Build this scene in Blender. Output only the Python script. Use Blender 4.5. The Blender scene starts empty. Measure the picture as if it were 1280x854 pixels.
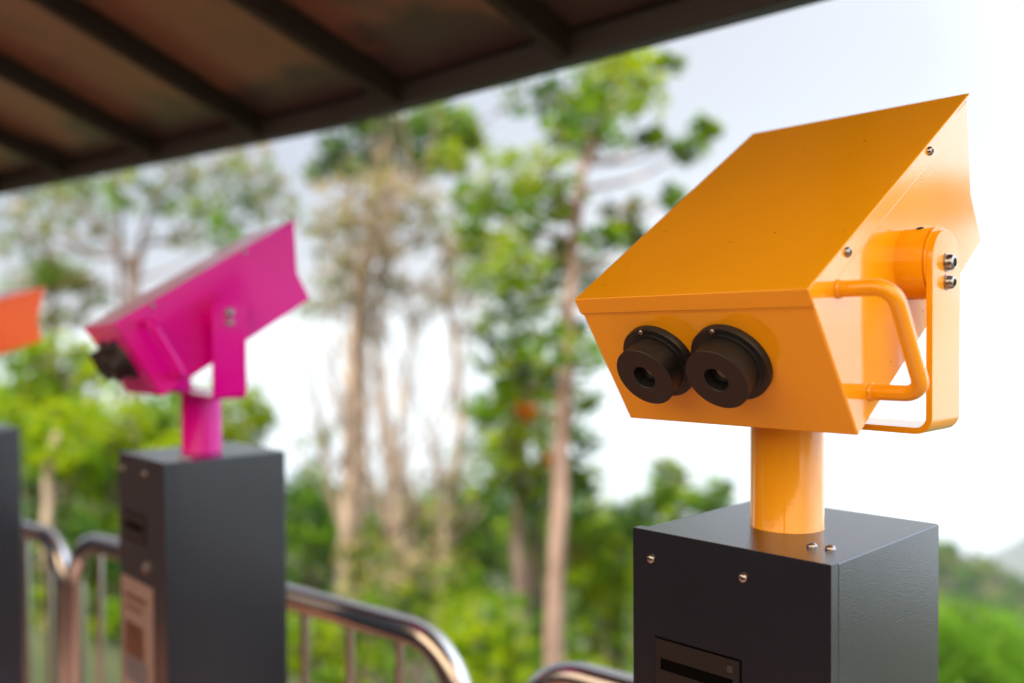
import bpy, bmesh, math, random
import numpy as np
from mathutils import Vector, Matrix

random.seed(7)
rng = np.random.default_rng(11)
S = bpy.context.scene
COL = S.collection
R = math.radians
CAM_Z = 1.6                     # eye height above the deck

# ------------------------------------------------------------------ helpers
def link(o, parent=None):
    COL.objects.link(o)
    if parent is not None:
        o.parent = parent
    return o

def thing(name, label, cat, loc=(0, 0, 0), rz=0.0, group=None):
    o = bpy.data.objects.new(name, None)
    link(o)
    o.empty_display_size = .1
    o.location = loc
    o.rotation_euler = (0, 0, rz)
    o['label'] = label
    o['category'] = cat
    if group:
        o['group'] = group
    return o

def mesh_obj(name, verts, faces, mats, parent=None, smooth=False, midx=None, bevel=0, seg=2, angle=35):
    me = bpy.data.meshes.new(name)
    me.from_pydata([tuple(v) for v in verts], [], faces)
    if not isinstance(mats, (list, tuple)):
        mats = [mats]
    for m in mats:
        me.materials.append(m)
    if midx is not None:
        me.polygons.foreach_set('material_index', midx)
    bm = bmesh.new()
    bm.from_mesh(me)
    bmesh.ops.recalc_face_normals(bm, faces=bm.faces)
    bm.to_mesh(me)
    bm.free()
    if smooth or bevel:
        me.polygons.foreach_set('use_smooth', [True] * len(me.polygons))
    if smooth and not bevel:
        me.set_sharp_from_angle(angle=R(angle))
    me.update()
    o = bpy.data.objects.new(name, me)
    link(o, parent)
    if bevel:
        b = o.modifiers.new('bevel', 'BEVEL')
        b.width = bevel
        b.segments = seg
        b.limit_method = 'ANGLE'
        b.angle_limit = R(angle)
        b.harden_normals = True
    return o

class MB:
    """collects shapes for ONE mesh"""
    def __init__(self):
        self.v, self.f, self.m = [], [], []
    def add(self, vs, fs, mi=0, M=None):
        k = len(self.v)
        for p in vs:
            p = Vector(p)
            self.v.append(M @ p if M is not None else p)
        for f in fs:
            self.f.append(tuple(i + k for i in f))
            self.m.append(mi)
        return self
    def box(self, lo, hi, mi=0, M=None):
        x0, y0, z0 = lo
        x1, y1, z1 = hi
        vs = [(x0, y0, z0), (x1, y0, z0), (x1, y1, z0), (x0, y1, z0), (x0, y0, z1), (x1, y0, z1), (x1, y1, z1), (x0, y1, z1)]
        return self.add(vs, [(0, 3, 2, 1), (4, 5, 6, 7), (0, 1, 5, 4), (1, 2, 6, 5), (2, 3, 7, 6), (3, 0, 4, 7)], mi, M)
    def lathe(self, prof, M, n=48, mi=0, cap=True):
        """prof: list of (r, h); axis = local +Z"""
        vs, fs = [], []
        for r, h in prof:
            for i in range(n):
                a = 2 * math.pi * i / n
                vs.append((r * math.cos(a), r * math.sin(a), h))
        for j in range(len(prof) - 1):
            for i in range(n):
                k = (i + 1) % n
                fs.append((j * n + i, j * n + k, (j + 1) * n + k, (j + 1) * n + i))
        if cap:
            fs.append(tuple(range(n))[::-1])
            fs.append(tuple(range((len(prof) - 1) * n, len(prof) * n)))
        return self.add(vs, fs, mi, M)
    def tube(self, pts, rad, n=12, mi=0, M=None):
        pts = [Vector(p) for p in pts]
        if not isinstance(rad, (list, tuple)):
            rad = [rad] * len(pts)
        vs, fs = [], []
        up = None
        for i, p in enumerate(pts):
            t = (pts[min(i + 1, len(pts) - 1)] - pts[max(i - 1, 0)]).normalized()
            if up is None:
                up = t.orthogonal().normalized()
            up = (up - t * up.dot(t))
            if up.length < 1e-6:
                up = t.orthogonal()
            up.normalize()
            sd = t.cross(up)
            for k in range(n):
                a = 2 * math.pi * k / n
                vs.append(p + (up * math.cos(a) + sd * math.sin(a)) * rad[i])
        for j in range(len(pts) - 1):
            for k in range(n):
                q = (k + 1) % n
                fs.append((j * n + k, j * n + q, (j + 1) * n + q, (j + 1) * n + k))
        fs.append(tuple(range(n))[::-1])
        fs.append(tuple(range((len(pts) - 1) * n, len(pts) * n)))
        return self.add(vs, fs, mi, M)
    def build(self, name, mats, parent=None, **kw):
        return mesh_obj(name, self.v, self.f, mats, parent, midx=self.m, **kw)

def fillet(pts, r, n=7):
    """round the inner corners of a polyline"""
    pts = [Vector(p) for p in pts]
    out = [pts[0]]
    for i in range(1, len(pts) - 1):
        a, b, c = pts[i - 1], pts[i], pts[i + 1]
        d1, d2 = (a - b).normalized(), (c - b).normalized()
        ang = d1.angle(d2)
        t = r / math.tan(ang / 2)
        t = min(t, (a - b).length * .49 if i > 1 else (a - b).length * .95, (c - b).length * .49 if i < len(pts) - 2 else (c - b).length * .95)
        p1, p2 = b + d1 * t, b + d2 * t
        rr = t * math.tan(ang / 2)
        ctr = b + (d1 + d2).normalized() * (rr / math.sin(ang / 2))
        v1, v2 = p1 - ctr, p2 - ctr
        for k in range(n + 1):
            s = k / n
            tot = v1.angle(v2)
            out.append(ctr + (v1 * math.sin((1 - s) * tot) + v2 * math.sin(s * tot)) / math.sin(tot))
    out.append(pts[-1])
    return out

# ------------------------------------------------------------------ materials
def new_mat(name):
    m = bpy.data.materials.new(name)
    m.use_nodes = True
    nt = m.node_tree
    return m, nt, nt.nodes['Principled BSDF']

def paint(name, col, rough=.2, coat=1.0, bump=.06, scale=420, dirt=.05, croughv=.05, cior=1.6, spec=.5):
    m, nt, b = new_mat(name)
    N = nt.nodes
    tc = N.new('ShaderNodeTexCoord')
    n1 = N.new('ShaderNodeTexNoise')
    n1.inputs['Scale'].default_value = 9
    n1.inputs['Detail'].default_value = 6
    nt.links.new(tc.outputs['Object'], n1.inputs['Vector'])
    mx = N.new('ShaderNodeMix')
    mx.data_type = 'RGBA'
    mx.inputs['A'].default_value = (*[c * (1 - dirt) for c in col], 1)
    mx.inputs['B'].default_value = (*[min(1, c * (1 + dirt)) for c in col], 1)
    nt.links.new(n1.outputs['Fac'], mx.inputs['Factor'])
    vo = N.new('ShaderNodeTexVoronoi')
    vo.inputs['Scale'].default_value = 38
    nt.links.new(tc.outputs['Object'], vo.inputs['Vector'])
    n3 = N.new('ShaderNodeTexNoise')
    n3.inputs['Scale'].default_value = 14
    nt.links.new(tc.outputs['Object'], n3.inputs['Vector'])
    mth = N.new('ShaderNodeMath')
    mth.operation = 'MULTIPLY_ADD'
    nt.links.new(n3.outputs['Fac'], mth.inputs[0])
    mth.inputs[1].default_value = -.22
    mth.inputs[2].default_value = .148
    chip = N.new('ShaderNodeMath')
    chip.operation = 'LESS_THAN'
    nt.links.new(vo.outputs['Distance'], chip.inputs[0])
    nt.links.new(mth.outputs[0], chip.inputs[1])
    cm = N.new('ShaderNodeMix')
    cm.data_type = 'RGBA'
    cm.inputs['B'].default_value = (*[c * .45 + .01 for c in col], 1)
    nt.links.new(chip.outputs[0], cm.inputs['Factor'])
    nt.links.new(mx.outputs['Result'], cm.inputs['A'])
    nt.links.new(cm.outputs['Result'], b.inputs['Base Color'])
    n2 = N.new('ShaderNodeTexNoise')
    n2.inputs['Scale'].default_value = scale
    n2.inputs['Detail'].default_value = 2
    nt.links.new(tc.outputs['Object'], n2.inputs['Vector'])
    bp = N.new('ShaderNodeBump')
    bp.inputs['Strength'].default_value = bump
    bp.inputs['Distance'].default_value = .001
    nt.links.new(n2.outputs['Fac'], bp.inputs['Height'])
    nt.links.new(bp.outputs['Normal'], b.inputs['Normal'])
    if coat:
        nt.links.new(bp.outputs['Normal'], b.inputs['Coat Normal'])
    mr = N.new('ShaderNodeMapRange')
    mr.inputs['To Min'].default_value = rough * .85
    mr.inputs['To Max'].default_value = rough * 1.2
    nt.links.new(n1.outputs['Fac'], mr.inputs['Value'])
    nt.links.new(mr.outputs['Result'], b.inputs['Roughness'])
    b.inputs['Coat Weight'].default_value = coat
    b.inputs['Coat Roughness'].default_value = croughv
    b.inputs['Coat IOR'].default_value = cior
    b.inputs['Specular IOR Level'].default_value = spec
    return m

def plain(name, col, rough=.5, metal=0.0, nscale=40, var=.1):
    m, nt, b = new_mat(name)
    N = nt.nodes
    tc = N.new('ShaderNodeTexCoord')
    n1 = N.new('ShaderNodeTexNoise')
    n1.inputs['Scale'].default_value = nscale
    n1.inputs['Detail'].default_value = 5
    nt.links.new(tc.outputs['Object'], n1.inputs['Vector'])
    mx = N.new('ShaderNodeMix')
    mx.data_type = 'RGBA'
    mx.inputs['A'].default_value = (*[c * (1 - var) for c in col], 1)
    mx.inputs['B'].default_value = (*[min(1, c * (1 + var)) for c in col], 1)
    nt.links.new(n1.outputs['Fac'], mx.inputs['Factor'])
    nt.links.new(mx.outputs['Result'], b.inputs['Base Color'])
    b.inputs['Roughness'].default_value = rough
    b.inputs['Metallic'].default_value = metal
    return m

def leaf_mat(name, c1, c2, trans=.45):
    m = bpy.data.materials.new(name)
    m.use_nodes = True
    nt = m.node_tree
    N = nt.nodes
    N.clear()
    out = N.new('ShaderNodeOutputMaterial')
    g = N.new('ShaderNodeNewGeometry')
    mx = N.new('ShaderNodeMix')
    mx.data_type = 'RGBA'
    mx.inputs['A'].default_value = (*c1, 1)
    mx.inputs['B'].default_value = (*c2, 1)
    nt.links.new(g.outputs['Random Per Island'], mx.inputs['Factor'])
    d = N.new('ShaderNodeBsdfPrincipled')
    d.inputs['Roughness'].default_value = .42
    d.inputs['Specular IOR Level'].default_value = .15
    t = N.new('ShaderNodeBsdfTranslucent')
    ms = N.new('ShaderNodeMixShader')
    ms.inputs['Fac'].default_value = trans
    nt.links.new(mx.outputs['Result'], d.inputs['Base Color'])
    hs = N.new('ShaderNodeHueSaturation')
    hs.inputs['Value'].default_value = 1.5
    hs.inputs['Hue'].default_value = .485
    nt.links.new(mx.outputs['Result'], hs.inputs['Color'])
    nt.links.new(hs.outputs['Color'], t.inputs['Color'])
    nt.links.new(d.outputs[0], ms.inputs[1])
    nt.links.new(t.outputs[0], ms.inputs[2])
    nt.links.new(ms.outputs[0], out.inputs['Surface'])
    return m

YELLOW = paint('yellow powder coat', (.90, .385, .004), coat=.85, cior=1.6, spec=.15, croughv=.035)
MAGENTA = paint('magenta powder coat', (.69, .0, .31), coat=.3, cior=1.5, spec=.1)
ORANGE = paint('orange powder coat', (1.0, .125, .0), coat=.08, cior=1.45, spec=.25)
CHARCOAL = paint('charcoal textured coat', (.013, .016, .028), rough=.36, coat=1.0, bump=.2, scale=900, dirt=.15, croughv=.17, cior=1.72, spec=.0)
BLACK_METAL = paint('black anodised metal', (.009, .009, .010), rough=.42, coat=0, bump=.05, scale=900, dirt=.1)
SLOT_SHADE = plain('painted slot shade', (.004, .004, .004), .8)  # near-black colour standing in for the shade inside slot and gap
SLOT_SHADE.node_tree.nodes['Principled BSDF'].inputs['Specular IOR Level'].default_value = 0
PLATE = plain('slot plate brown black', (.013, .011, .012), .45)
STEEL = plain('screw steel', (.36, .34, .34), .26, 1.0)
STAINLESS = plain('brushed stainless tube', (.56, .53, .52), .17, 1.0, 14, .06)
LENS, _nt, _b = new_mat('coated lens')
_b.inputs['Base Color'].default_value = (.012, .014, .02, 1)
_b.inputs['Roughness'].default_value = .03
_b.inputs['Coat Weight'].default_value = 1
GREY_SQ = plain('grey button', (.05, .043, .04), .4)
PAPER = plain('notice paper', (.27, .20, .20), .45)
PRINT_BROWN = plain('notice picture ink', (.10, .045, .03), .4, 0, 25, .5)
PRINT_BLUE = plain('notice blue grey ink', (.12, .13, .17), .4, 0, 25, .4)
PRINT_RED = plain('notice red ink', (.5, .04, .05), .4)
RAFTER = plain('dark brown steel', (.012, .007, .006), .6, 0, 30, .25)
WALLM = plain('brown render wall', (.10, .06, .045), .8, 0, 6, .15)

def sheet_mat():
    m, nt, b = new_mat('brown roof sheet')
    N = nt.nodes
    tc = N.new('ShaderNodeTexCoord')
    n1 = N.new('ShaderNodeTexNoise')
    n1.inputs['Scale'].default_value = 2.2
    n1.inputs['Detail'].default_value = 7
    nt.links.new(tc.outputs['Object'], n1.inputs['Vector'])
    mx = N.new('ShaderNodeMix')
    mx.data_type = 'RGBA'
    mx.inputs['A'].default_value = (.17, .08, .052, 1)
    mx.inputs['B'].default_value = (.26, .14, .095, 1)
    nt.links.new(n1.outputs['Fac'], mx.inputs['Factor'])
    n2 = N.new('ShaderNodeTexNoise')
    n2.inputs['Scale'].default_value = 3.1
    n2.inputs['Detail'].default_value = 9
    n2.inputs['Roughness'].default_value = .6
    nt.links.new(tc.outputs['Object'], n2.inputs['Vector'])
    st = N.new('ShaderNodeMapRange')
    st.inputs['From Min'].default_value = .53
    st.inputs['From Max'].default_value = .72
    st.inputs['To Max'].default_value = .75
    nt.links.new(n2.outputs['Fac'], st.inputs['Value'])
    m2 = N.new('ShaderNodeMix')
    m2.data_type = 'RGBA'
    m2.inputs['B'].default_value = (.075, .05, .04, 1)
    nt.links.new(st.outputs['Result'], m2.inputs['Factor'])
    nt.links.new(mx.outputs['Result'], m2.inputs['A'])
    # dark grey band with a ragged edge along the eave
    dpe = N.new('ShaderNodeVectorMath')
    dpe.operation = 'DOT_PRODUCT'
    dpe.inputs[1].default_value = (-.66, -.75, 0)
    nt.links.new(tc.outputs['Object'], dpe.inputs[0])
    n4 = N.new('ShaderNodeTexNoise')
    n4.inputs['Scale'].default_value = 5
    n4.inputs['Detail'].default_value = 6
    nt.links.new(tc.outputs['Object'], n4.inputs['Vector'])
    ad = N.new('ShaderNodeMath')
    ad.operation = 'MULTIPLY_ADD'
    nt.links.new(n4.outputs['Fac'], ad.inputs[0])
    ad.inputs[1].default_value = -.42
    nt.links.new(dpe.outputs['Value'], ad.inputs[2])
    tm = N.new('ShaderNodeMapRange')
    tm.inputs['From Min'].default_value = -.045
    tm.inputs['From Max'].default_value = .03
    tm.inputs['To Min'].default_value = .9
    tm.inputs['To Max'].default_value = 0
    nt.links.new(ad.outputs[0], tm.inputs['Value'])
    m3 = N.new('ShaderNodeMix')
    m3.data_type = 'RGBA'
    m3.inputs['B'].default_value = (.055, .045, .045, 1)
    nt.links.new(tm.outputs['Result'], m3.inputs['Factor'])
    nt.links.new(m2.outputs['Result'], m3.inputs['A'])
    nt.links.new(m3.outputs['Result'], b.inputs['Base Color'])
    b.inputs['Roughness'].default_value = .32
    return m
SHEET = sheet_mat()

def deck_mat():
    m, nt, b = new_mat('terracotta deck tiles')
    N = nt.nodes
    tc = N.new('ShaderNodeTexCoord')
    br = N.new('ShaderNodeTexBrick')
    br.offset = 0
    br.inputs['Scale'].default_value = 1
    br.inputs['Brick Width'].default_value = .3
    br.inputs['Row Height'].default_value = .3
    br.inputs['Mortar Size'].default_value = .006
    br.inputs['Color1'].default_value = (.18, .062, .030, 1)
    br.inputs['Color2'].default_value = (.15, .052, .025, 1)
    br.inputs['Mortar'].default_value = (.08, .06, .05, 1)
    nt.links.new(tc.outputs['Object'], br.inputs['Vector'])
    nt.links.new(br.outputs['Color'], b.inputs['Base Color'])
    b.inputs['Roughness'].default_value = .5
    return m
DECK = deck_mat()

def ground_mat():
    m, nt, b = new_mat('wooded hillside')
    N = nt.nodes
    tc = N.new('ShaderNodeTexCoord')
    n1 = N.new('ShaderNodeTexNoise')
    n1.inputs['Scale'].default_value = .35
    n1.inputs['Detail'].default_value = 12
    n1.inputs['Roughness'].default_value = .65
    nt.links.new(tc.outputs['Object'], n1.inputs['Vector'])
    cr = N.new('ShaderNodeValToRGB')
    e = cr.color_ramp.elements
    e[0].position, e[0].color = .3, (.018, .032, .008, 1)
    e[1].position, e[1].color = .72, (.085, .10, .02, 1)
    nt.links.new(n1.outputs['Fac'], cr.inputs['Fac'])
    nt.links.new(cr.outputs['Color'], b.inputs['Base Color'])
    b.inputs['Roughness'].default_value = .9
    bp = N.new('ShaderNodeBump')
    bp.inputs['Distance'].default_value = .5
    nt.links.new(n1.outputs['Fac'], bp.inputs['Height'])
    nt.links.new(bp.outputs['Normal'], b.inputs['Normal'])
    return m
GROUND = ground_mat()
RIDGE = plain('olive brown forested ridge', (.055, .05, .032), .9, 0, .06, .5)
FARHILL = plain('dark far forest', (.05, .06, .05), .9, 0, .01, .3)

def bark(name, c1, c2, sc=9):
    m, nt, b = new_mat(name)
    N = nt.nodes
    tc = N.new('ShaderNodeTexCoord')
    mp = N.new('ShaderNodeMapping')
    mp.inputs['Scale'].default_value = (1, 1, .25)
    nt.links.new(tc.outputs['Object'], mp.inputs['Vector'])
    n1 = N.new('ShaderNodeTexNoise')
    n1.inputs['Scale'].default_value = sc
    n1.inputs['Detail'].default_value = 8
    nt.links.new(mp.outputs['Vector'], n1.inputs['Vector'])
    cr = N.new('ShaderNodeValToRGB')
    e = cr.color_ramp.elements
    e[0].position, e[0].color = .35, (*c1, 1)
    e[1].position, e[1].color = .65, (*c2, 1)
    nt.links.new(n1.outputs['Fac'], cr.inputs['Fac'])
    nt.links.new(cr.outputs['Color'], b.inputs['Base Color'])
    b.inputs['Roughness'].default_value = .85
    bp = N.new('ShaderNodeBump')
    bp.inputs['Distance'].default_value = .02
    nt.links.new(n1.outputs['Fac'], bp.inputs['Height'])
    nt.links.new(bp.outputs['Normal'], b.inputs['Normal'])
    return m
BARK_PINK = bark('pinkish brown bark', (.13, .085, .065), (.28, .19, .155))
BARK_DARK = bark('dark brown bark', (.07, .05, .04), (.16, .115, .095))
BARK_PALE = bark('pale tan bark', (.17, .125, .095), (.36, .28, .21))

LEAF = dict(
    yg=leaf_mat('yellow green leaves', (.11, .22, .002), (.28, .35, .002), .5),
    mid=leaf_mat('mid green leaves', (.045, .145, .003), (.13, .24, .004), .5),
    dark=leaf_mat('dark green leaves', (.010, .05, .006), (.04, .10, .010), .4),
    olive=leaf_mat('olive leaves', (.09, .13, .018), (.19, .21, .04), .45),
    tan=leaf_mat('dry tan leaves and twigs', (.18, .16, .05), (.32, .27, .13), .35),
    orange=leaf_mat('orange young leaves', (.55, .17, .004), (.62, .34, .006), .5),
    lush=leaf_mat('lush bright green leaves', (.045, .15, .002), (.115, .25, .003), .45),
)

# ------------------------------------------------------------------ camera
cr_ = Vector((.9999826, -.00012547, -.00589543))
cu_ = Vector((.00589677, .02127791, .99975621))
cw_ = Vector((0, .99977359, -.02127828))
FPX = 1182.0
cam = bpy.data.cameras.new('camera')
camo = bpy.data.objects.new('camera', cam)
link(camo)
camo.matrix_world = Matrix(((cr_.x, cu_.x, -cw_.x, 0), (cr_.y, cu_.y, -cw_.y, 0), (cr_.z, cu_.z, -cw_.z, CAM_Z), (0, 0, 0, 1)))
cam.sensor_width = 36
cam.lens = 36 * FPX / 1280
cam.clip_start = .05
cam.clip_end = 20000
cam.dof.use_dof = True
cam.dof.focus_distance = .93
cam.dof.aperture_fstop = 1.9
cam.dof.aperture_blades = 0
S.camera = camo

def at(px, py, dep):
    """a point of the place seen at a photo pixel, dep metres ahead"""
    return Vector((0, 0, CAM_Z)) + (cw_ + cr_ * ((px - 640) / FPX) - cu_ * ((py - 427) / FPX)) * dep

# ------------------------------------------------------------------ viewers
HW, HL = .1327, .394
def viewer(label, loc, top, pyaw, hyaw, tilt, hroll, coat, name='viewing_binoculars'):
    t = thing(name, label, 'binocular viewer', (loc[0], loc[1], 0), -pyaw, 'coin binoculars along the railing')
    W, D = .1115, .122
    # --- pillar
    p = MB()
    p.box((-W + .006, -D + .014, .012), (W, D, top))
    p.box((-W - .03, -D - .03, 0), (W + .03, D + .03, .012))
    pil = p.build('pillar', CHARCOAL, t, bevel=.0022)
    MB().box((-W, -D, .05), (W + .0004, -D + .01395, top + .0008)).build('front_panel', CHARCOAL, pil, bevel=.0007)
    # slot plate with an opening; black sheet behind paints the gap and slot shade
    y = -D
    g = MB()
    g.box((-.0825, y - .0004, top - .1665), (.0205, y + .001, top - .1078))
    g.build('plate_gap_shade', SLOT_SHADE, pil)
    x0, x1, z0, z1 = -.081, .019, top - .165, top - .1095
    hx0, hx1, hz0, hz1 = -.0742, .0122, top - .1408, top - .1285
    q = MB()
    yb, yf = y - .0005, y - .0022
    vs = []
    for yy in (yf, yb):
        vs += [(x0, yy, z0), (x1, yy, z0), (x1, yy, z1), (x0, yy, z1), (hx0, yy, hz0), (hx1, yy, hz0), (hx1, yy, hz1), (hx0, yy, hz1)]
    fs = []
    for k in range(4):
        n = (k + 1) % 4
        fs += [(k, n, 4 + n, 4 + k), (8 + k, 12 + k, 12 + n, 8 + n), (k, 8 + k, 8 + n, n), (4 + k, 4 + n, 12 + n, 12 + k)]
    q.add(vs, fs).build('slot_plate', PLATE, pil)
    MB().box((.006, yf - .0012, top - .1222), (.0122, yf + .0005, top - .1158)).build('button', GREY_SQ, pil, bevel=.0004)
    Mf = lambda x, z: Matrix.Translation((x, y, z)) @ Matrix.Rotation(R(90), 4, 'X')
    MB().lathe([(.0125, -.001), (.0125, .003), (.011, .004), (.0085, .0042), (.008, .007), (.0072, .0075)], Mf(.024, top - .203), 32).build('lock', STEEL, pil, smooth=True)
    nt_ = MB()
    nx0, nx1, nz0, nz1 = -.1, .056, top - .62, top - .238
    nt_.box((nx0, y - .0022, nz0), (nx1, y + .001, nz1), 0)
    nt_.box((nx0 + .02, y - .0028, nz1 - .04), (nx1 - .03, y - .001, nz1 - .03), 1)
    nt_.box((nx0 + .02, y - .0028, nz1 - .06), (nx1 - .05, y - .001, nz1 - .052), 1)
    nt_.box((nx0 + .018, y - .0028, nz1 - .15), (nx1 - .045, y - .001, nz1 - .085), 1)
    nt_.box((nx0 + .018, y - .0028, nz1 - .20), (nx1 - .03, y - .001, nz1 - .152), 2)
    nt_.box((nx0 + .018, y - .0028, nz1 - .27), (nx1 - .06, y - .001, nz1 - .225), 3)
    nt_.box((nx0 + .018, y - .0028, nz1 - .35), (nx1 - .02, y - .001, nz1 - .29), 2)
    nt_.build('notice', [PAPER, PRINT_BROWN, PRINT_BLUE, PRINT_RED], pil)
    dome = [(.0062, -.001), (.0062, .0006), (.0058, .0022), (.0045, .0035), (.0026, .0041), (.0024, .0028), (.001, .0026)]
    for x, z in ((-.0872, top - .0285), (.0224, top - .0275)):
        MB().lathe([(r * .82, h) for r, h in dome], Mf(x, z), 24).build('screw', STEEL, pil, smooth=True)
    for x, yy in ((.0653, -.0689), (.0825, -.0655)):
        MB().lathe([(r * .85, h) for r, h in dome], Matrix.Translation((x, yy, top)), 24).build('screw', STEEL, pil, smooth=True)
    # --- pole
    MB().lathe([(.0384, top - .002), (.0384, top + .0008), (.038, top + .0016), (.038, top + .1135)], Matrix.Identity(4), 72).build('pole', coat, t, smooth=True)
    # --- yoke (turns with the head)
    My = Matrix.Rotation(-(hyaw - pyaw), 4, 'Z')
    zc, b, k, th = top + .272, .031, .166, .006
    zb = top + .113
    half = [(k, zc + b * math.sin(R(a))) for a in (86, 78, 68, 58, 48, 38, 28, 18, 9, 0)]
    path = [(x, z) for x, z in half]
    r0 = .016
    for a in range(0, 91, 15):
        path.append((k - r0 + r0 * math.cos(R(a)), zb + r0 - r0 * math.sin(R(a))))
    full = path + [(-x, z) for x, z in path[::-1]]
    vs, fs = [], []
    for i, (x, z) in enumerate(full):
        a = full[max(i - 1, 0)]
        c = full[min(i + 1, len(full) - 1)]
        tx, tz = c[0] - a[0], c[1] - a[1]
        l = math.hypot(tx, tz)
        nx, nz = tz / l, -tx / l                     # inward is +
        if nx * (-x) + nz * (zc - z) < 0 and abs(x) > .1:
            nx, nz = -nx, -nz
        if abs(x) <= .1:
            nx, nz = 0, 1
        hw = math.sqrt(max(b * b - (z - zc) ** 2, .000004)) if z > zc else b
        for s, hh in ((0, -hw), (0, hw), (1, hw), (1, -hw)):
            vs.append((x + nx * th * s, hh, z + nz * th * s))
    for i in range(len(full) - 1):
        for c in range(4):
            d = (c + 1) % 4
            fs.append((i * 4 + c, i * 4 + d, i * 4 + 4 + d, i * 4 + 4 + c))
    fs.append((0, 1, 2, 3))
    m = (len(full) - 1) * 4
    fs.append((m + 3, m + 2, m + 1, m))
    yoke = MB().add(vs, fs, 0, My).build('yoke', coat, t, bevel=.0012, angle=50)
    for sx in (1, -1):
        Rx = Matrix.Rotation(R(90) * sx, 4, 'Y')
        for zz, rr in ((zc, 1.0), (zc - .0185, .84)):
            M = My @ Matrix.Translation((sx * k, 0, zz)) @ Rx
            bolt = MB()
            bolt.lathe([(.0088 * rr, -.0005), (.0088 * rr, .0012), (.0078 * rr, .0014), (.0074 * rr, .0044), (.0062 * rr, .0066), (.0040 * rr, .0076), (.0036 * rr, .004), (.001, .0038)], M, 28)
            bolt.build('bolt', STEEL, yoke, smooth=True)
        # pivot collar between head and arm
        M = My @ Matrix.Translation((sx * .130, 0, zc)) @ Rx
        MB().lathe([(.0345, 0), (.0345, .0270), (.0325, .0272), (.0325, .0292), (.0345, .0294), (.0345, .0302)], M, 56).build('pivot_collar', coat, yoke, smooth=True)
        if sx == 1:
            M = My @ Matrix.Translation((.146, -.012, zc + .0322)) @ Matrix.Rotation(R(20), 4, 'X')
            MB().lathe([(.0034, -.003), (.0034, .0006), (.0028, .0009), (.001, .0006)], M, 20).build('set_screw', BLACK_METAL, yoke, smooth=True)
    # --- head: box tilted about the pivot
    ct, st = math.cos(tilt), math.sin(tilt)
    cr, sr = math.cos(hroll), math.sin(hroll)
    v_ = Vector((0, ct, st))
    w0 = Vector((0, -st, ct))
    u_ = Vector((1, 0, 0)) * cr + w0 * sr
    w_ = Vector((1, 0, 0)) * (-sr) + w0 * cr
    o_ = Vector((0, 0, zc)) - v_ * .174 + w_ * .078
    MH = My @ Matrix(((u_.x, v_.x, w_.x, o_.x), (u_.y, v_.y, w_.y, o_.y), (u_.z, v_.z, w_.z, o_.z), (0, 0, 0, 1)))
    def prism(prof, hw):
        n = len(prof)
        vs = [(-hw, a, c) for a, c in prof] + [(hw, a, c) for a, c in prof]
        fs = [tuple(range(n)), tuple(range(n, 2 * n))[::-1]]
        fs += [(i, (i + 1) % n, n + (i + 1) % n, n + i) for i in range(n)]
        return vs, fs
    vs, fs = prism([(.0016, -.004), (.0016, -.1545), (.337, -.1477), (.3405, -.092), (.388, -.004)], HW - .0014)
    head = MB().add(vs, fs, 0, MH).build('head', coat, t, bevel=.0022, seg=3)
    vs, fs = prism([(0, 0), (HL, 0), (HL, -.0035), (.352, -.0042), (.338, -.0182), (0, -.0182)], HW)
    MB().add(vs, fs, 0, MH).build('lid', coat, head, bevel=.0014, seg=3)
    # fine joint under the lid lip
    jb = MB()
    jb.box((-HW + .0009, .0009, -.0196), (HW - .0009, .336, -.0178), 0, MH)
    jb.build('lid_joint', coat, head)
    # eyepieces
    Re = Matrix.Rotation(R(90), 4, 'X')              # +Z of the lathe -> -V (towards the user)
    for u0 in (-.0535, .0305):
        M = MH @ Matrix.Translation((u0, .0016, -.0745)) @ Re
        e = MB()
        e.lathe([(.0404, -.001), (.0405, .0062), (.0398, .0074), (.0345, .0076), (.0342, .0100), (.0312, .0102), (.0308, .0288), (.0314, .0292),
                 (.0322, .0298), (.0322, .0312), (.0316, .0318), (.0128, .0318), (.0122, .0312), (.0118, .0180)], M, 64)
        e.build('eyepiece', BLACK_METAL, head, smooth=True)
        l = MB()
        l.lathe([(.0117, .0205), (.0100, .0216), (.0065, .0226), (.002, .023), (.0003, .023)], M, 40)
        l.build('eyepiece_lens', LENS, head, smooth=True)
        sM = MH @ Matrix.Translation((u0 - .003, .0016 - .0075, -.0745 + .0372)) @ Re
        MB().lathe([(.0027, -.001), (.0027, .0012), (.0022, .0018), (.0012, .0018), (.0011, .0006), (.0004, .0006)], sM, 18).build('screw', STEEL, head, smooth=True)
    # grab handles, screws on the lid lip
    for sx in (1, -1):
        if sx == 1:
            a, c = (.044, -.0275), (.041, -.1345)
            pth = fillet([(sx * (HW - .003), *a), (sx * (HW + .047), *a), (sx * (HW + .047), *c), (sx * (HW - .003), *c)], .0165, 9)
            hb = MB()
            hb.tube(pth, .0073, 20, 0, MH)
            for vv, ww in (a, c):
                M = MH @ Matrix.Translation((sx * HW, vv, ww)) @ Matrix.Rotation(R(90) * sx, 4, 'Y')
                hb.lathe([(.0084, -.002), (.0084, .0006), (.0079, .0014), (.0073, .002)], M, 24)
            hb.build('handle', coat, head, smooth=True)
        for vv in (.0725, .27):
            M = MH @ Matrix.Translation((sx * HW, vv, -.0076)) @ Matrix.Rotation(R(90) * sx, 4, 'Y')
            MB().lathe([(.0046, -.001), (.0046, .0006), (.0043, .0020), (.0034, .0031), (.0021, .0036), (.0019, .0018), (.0006, .0016)], M, 24).build('screw', STEEL, head, smooth=True)
    return t

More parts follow.
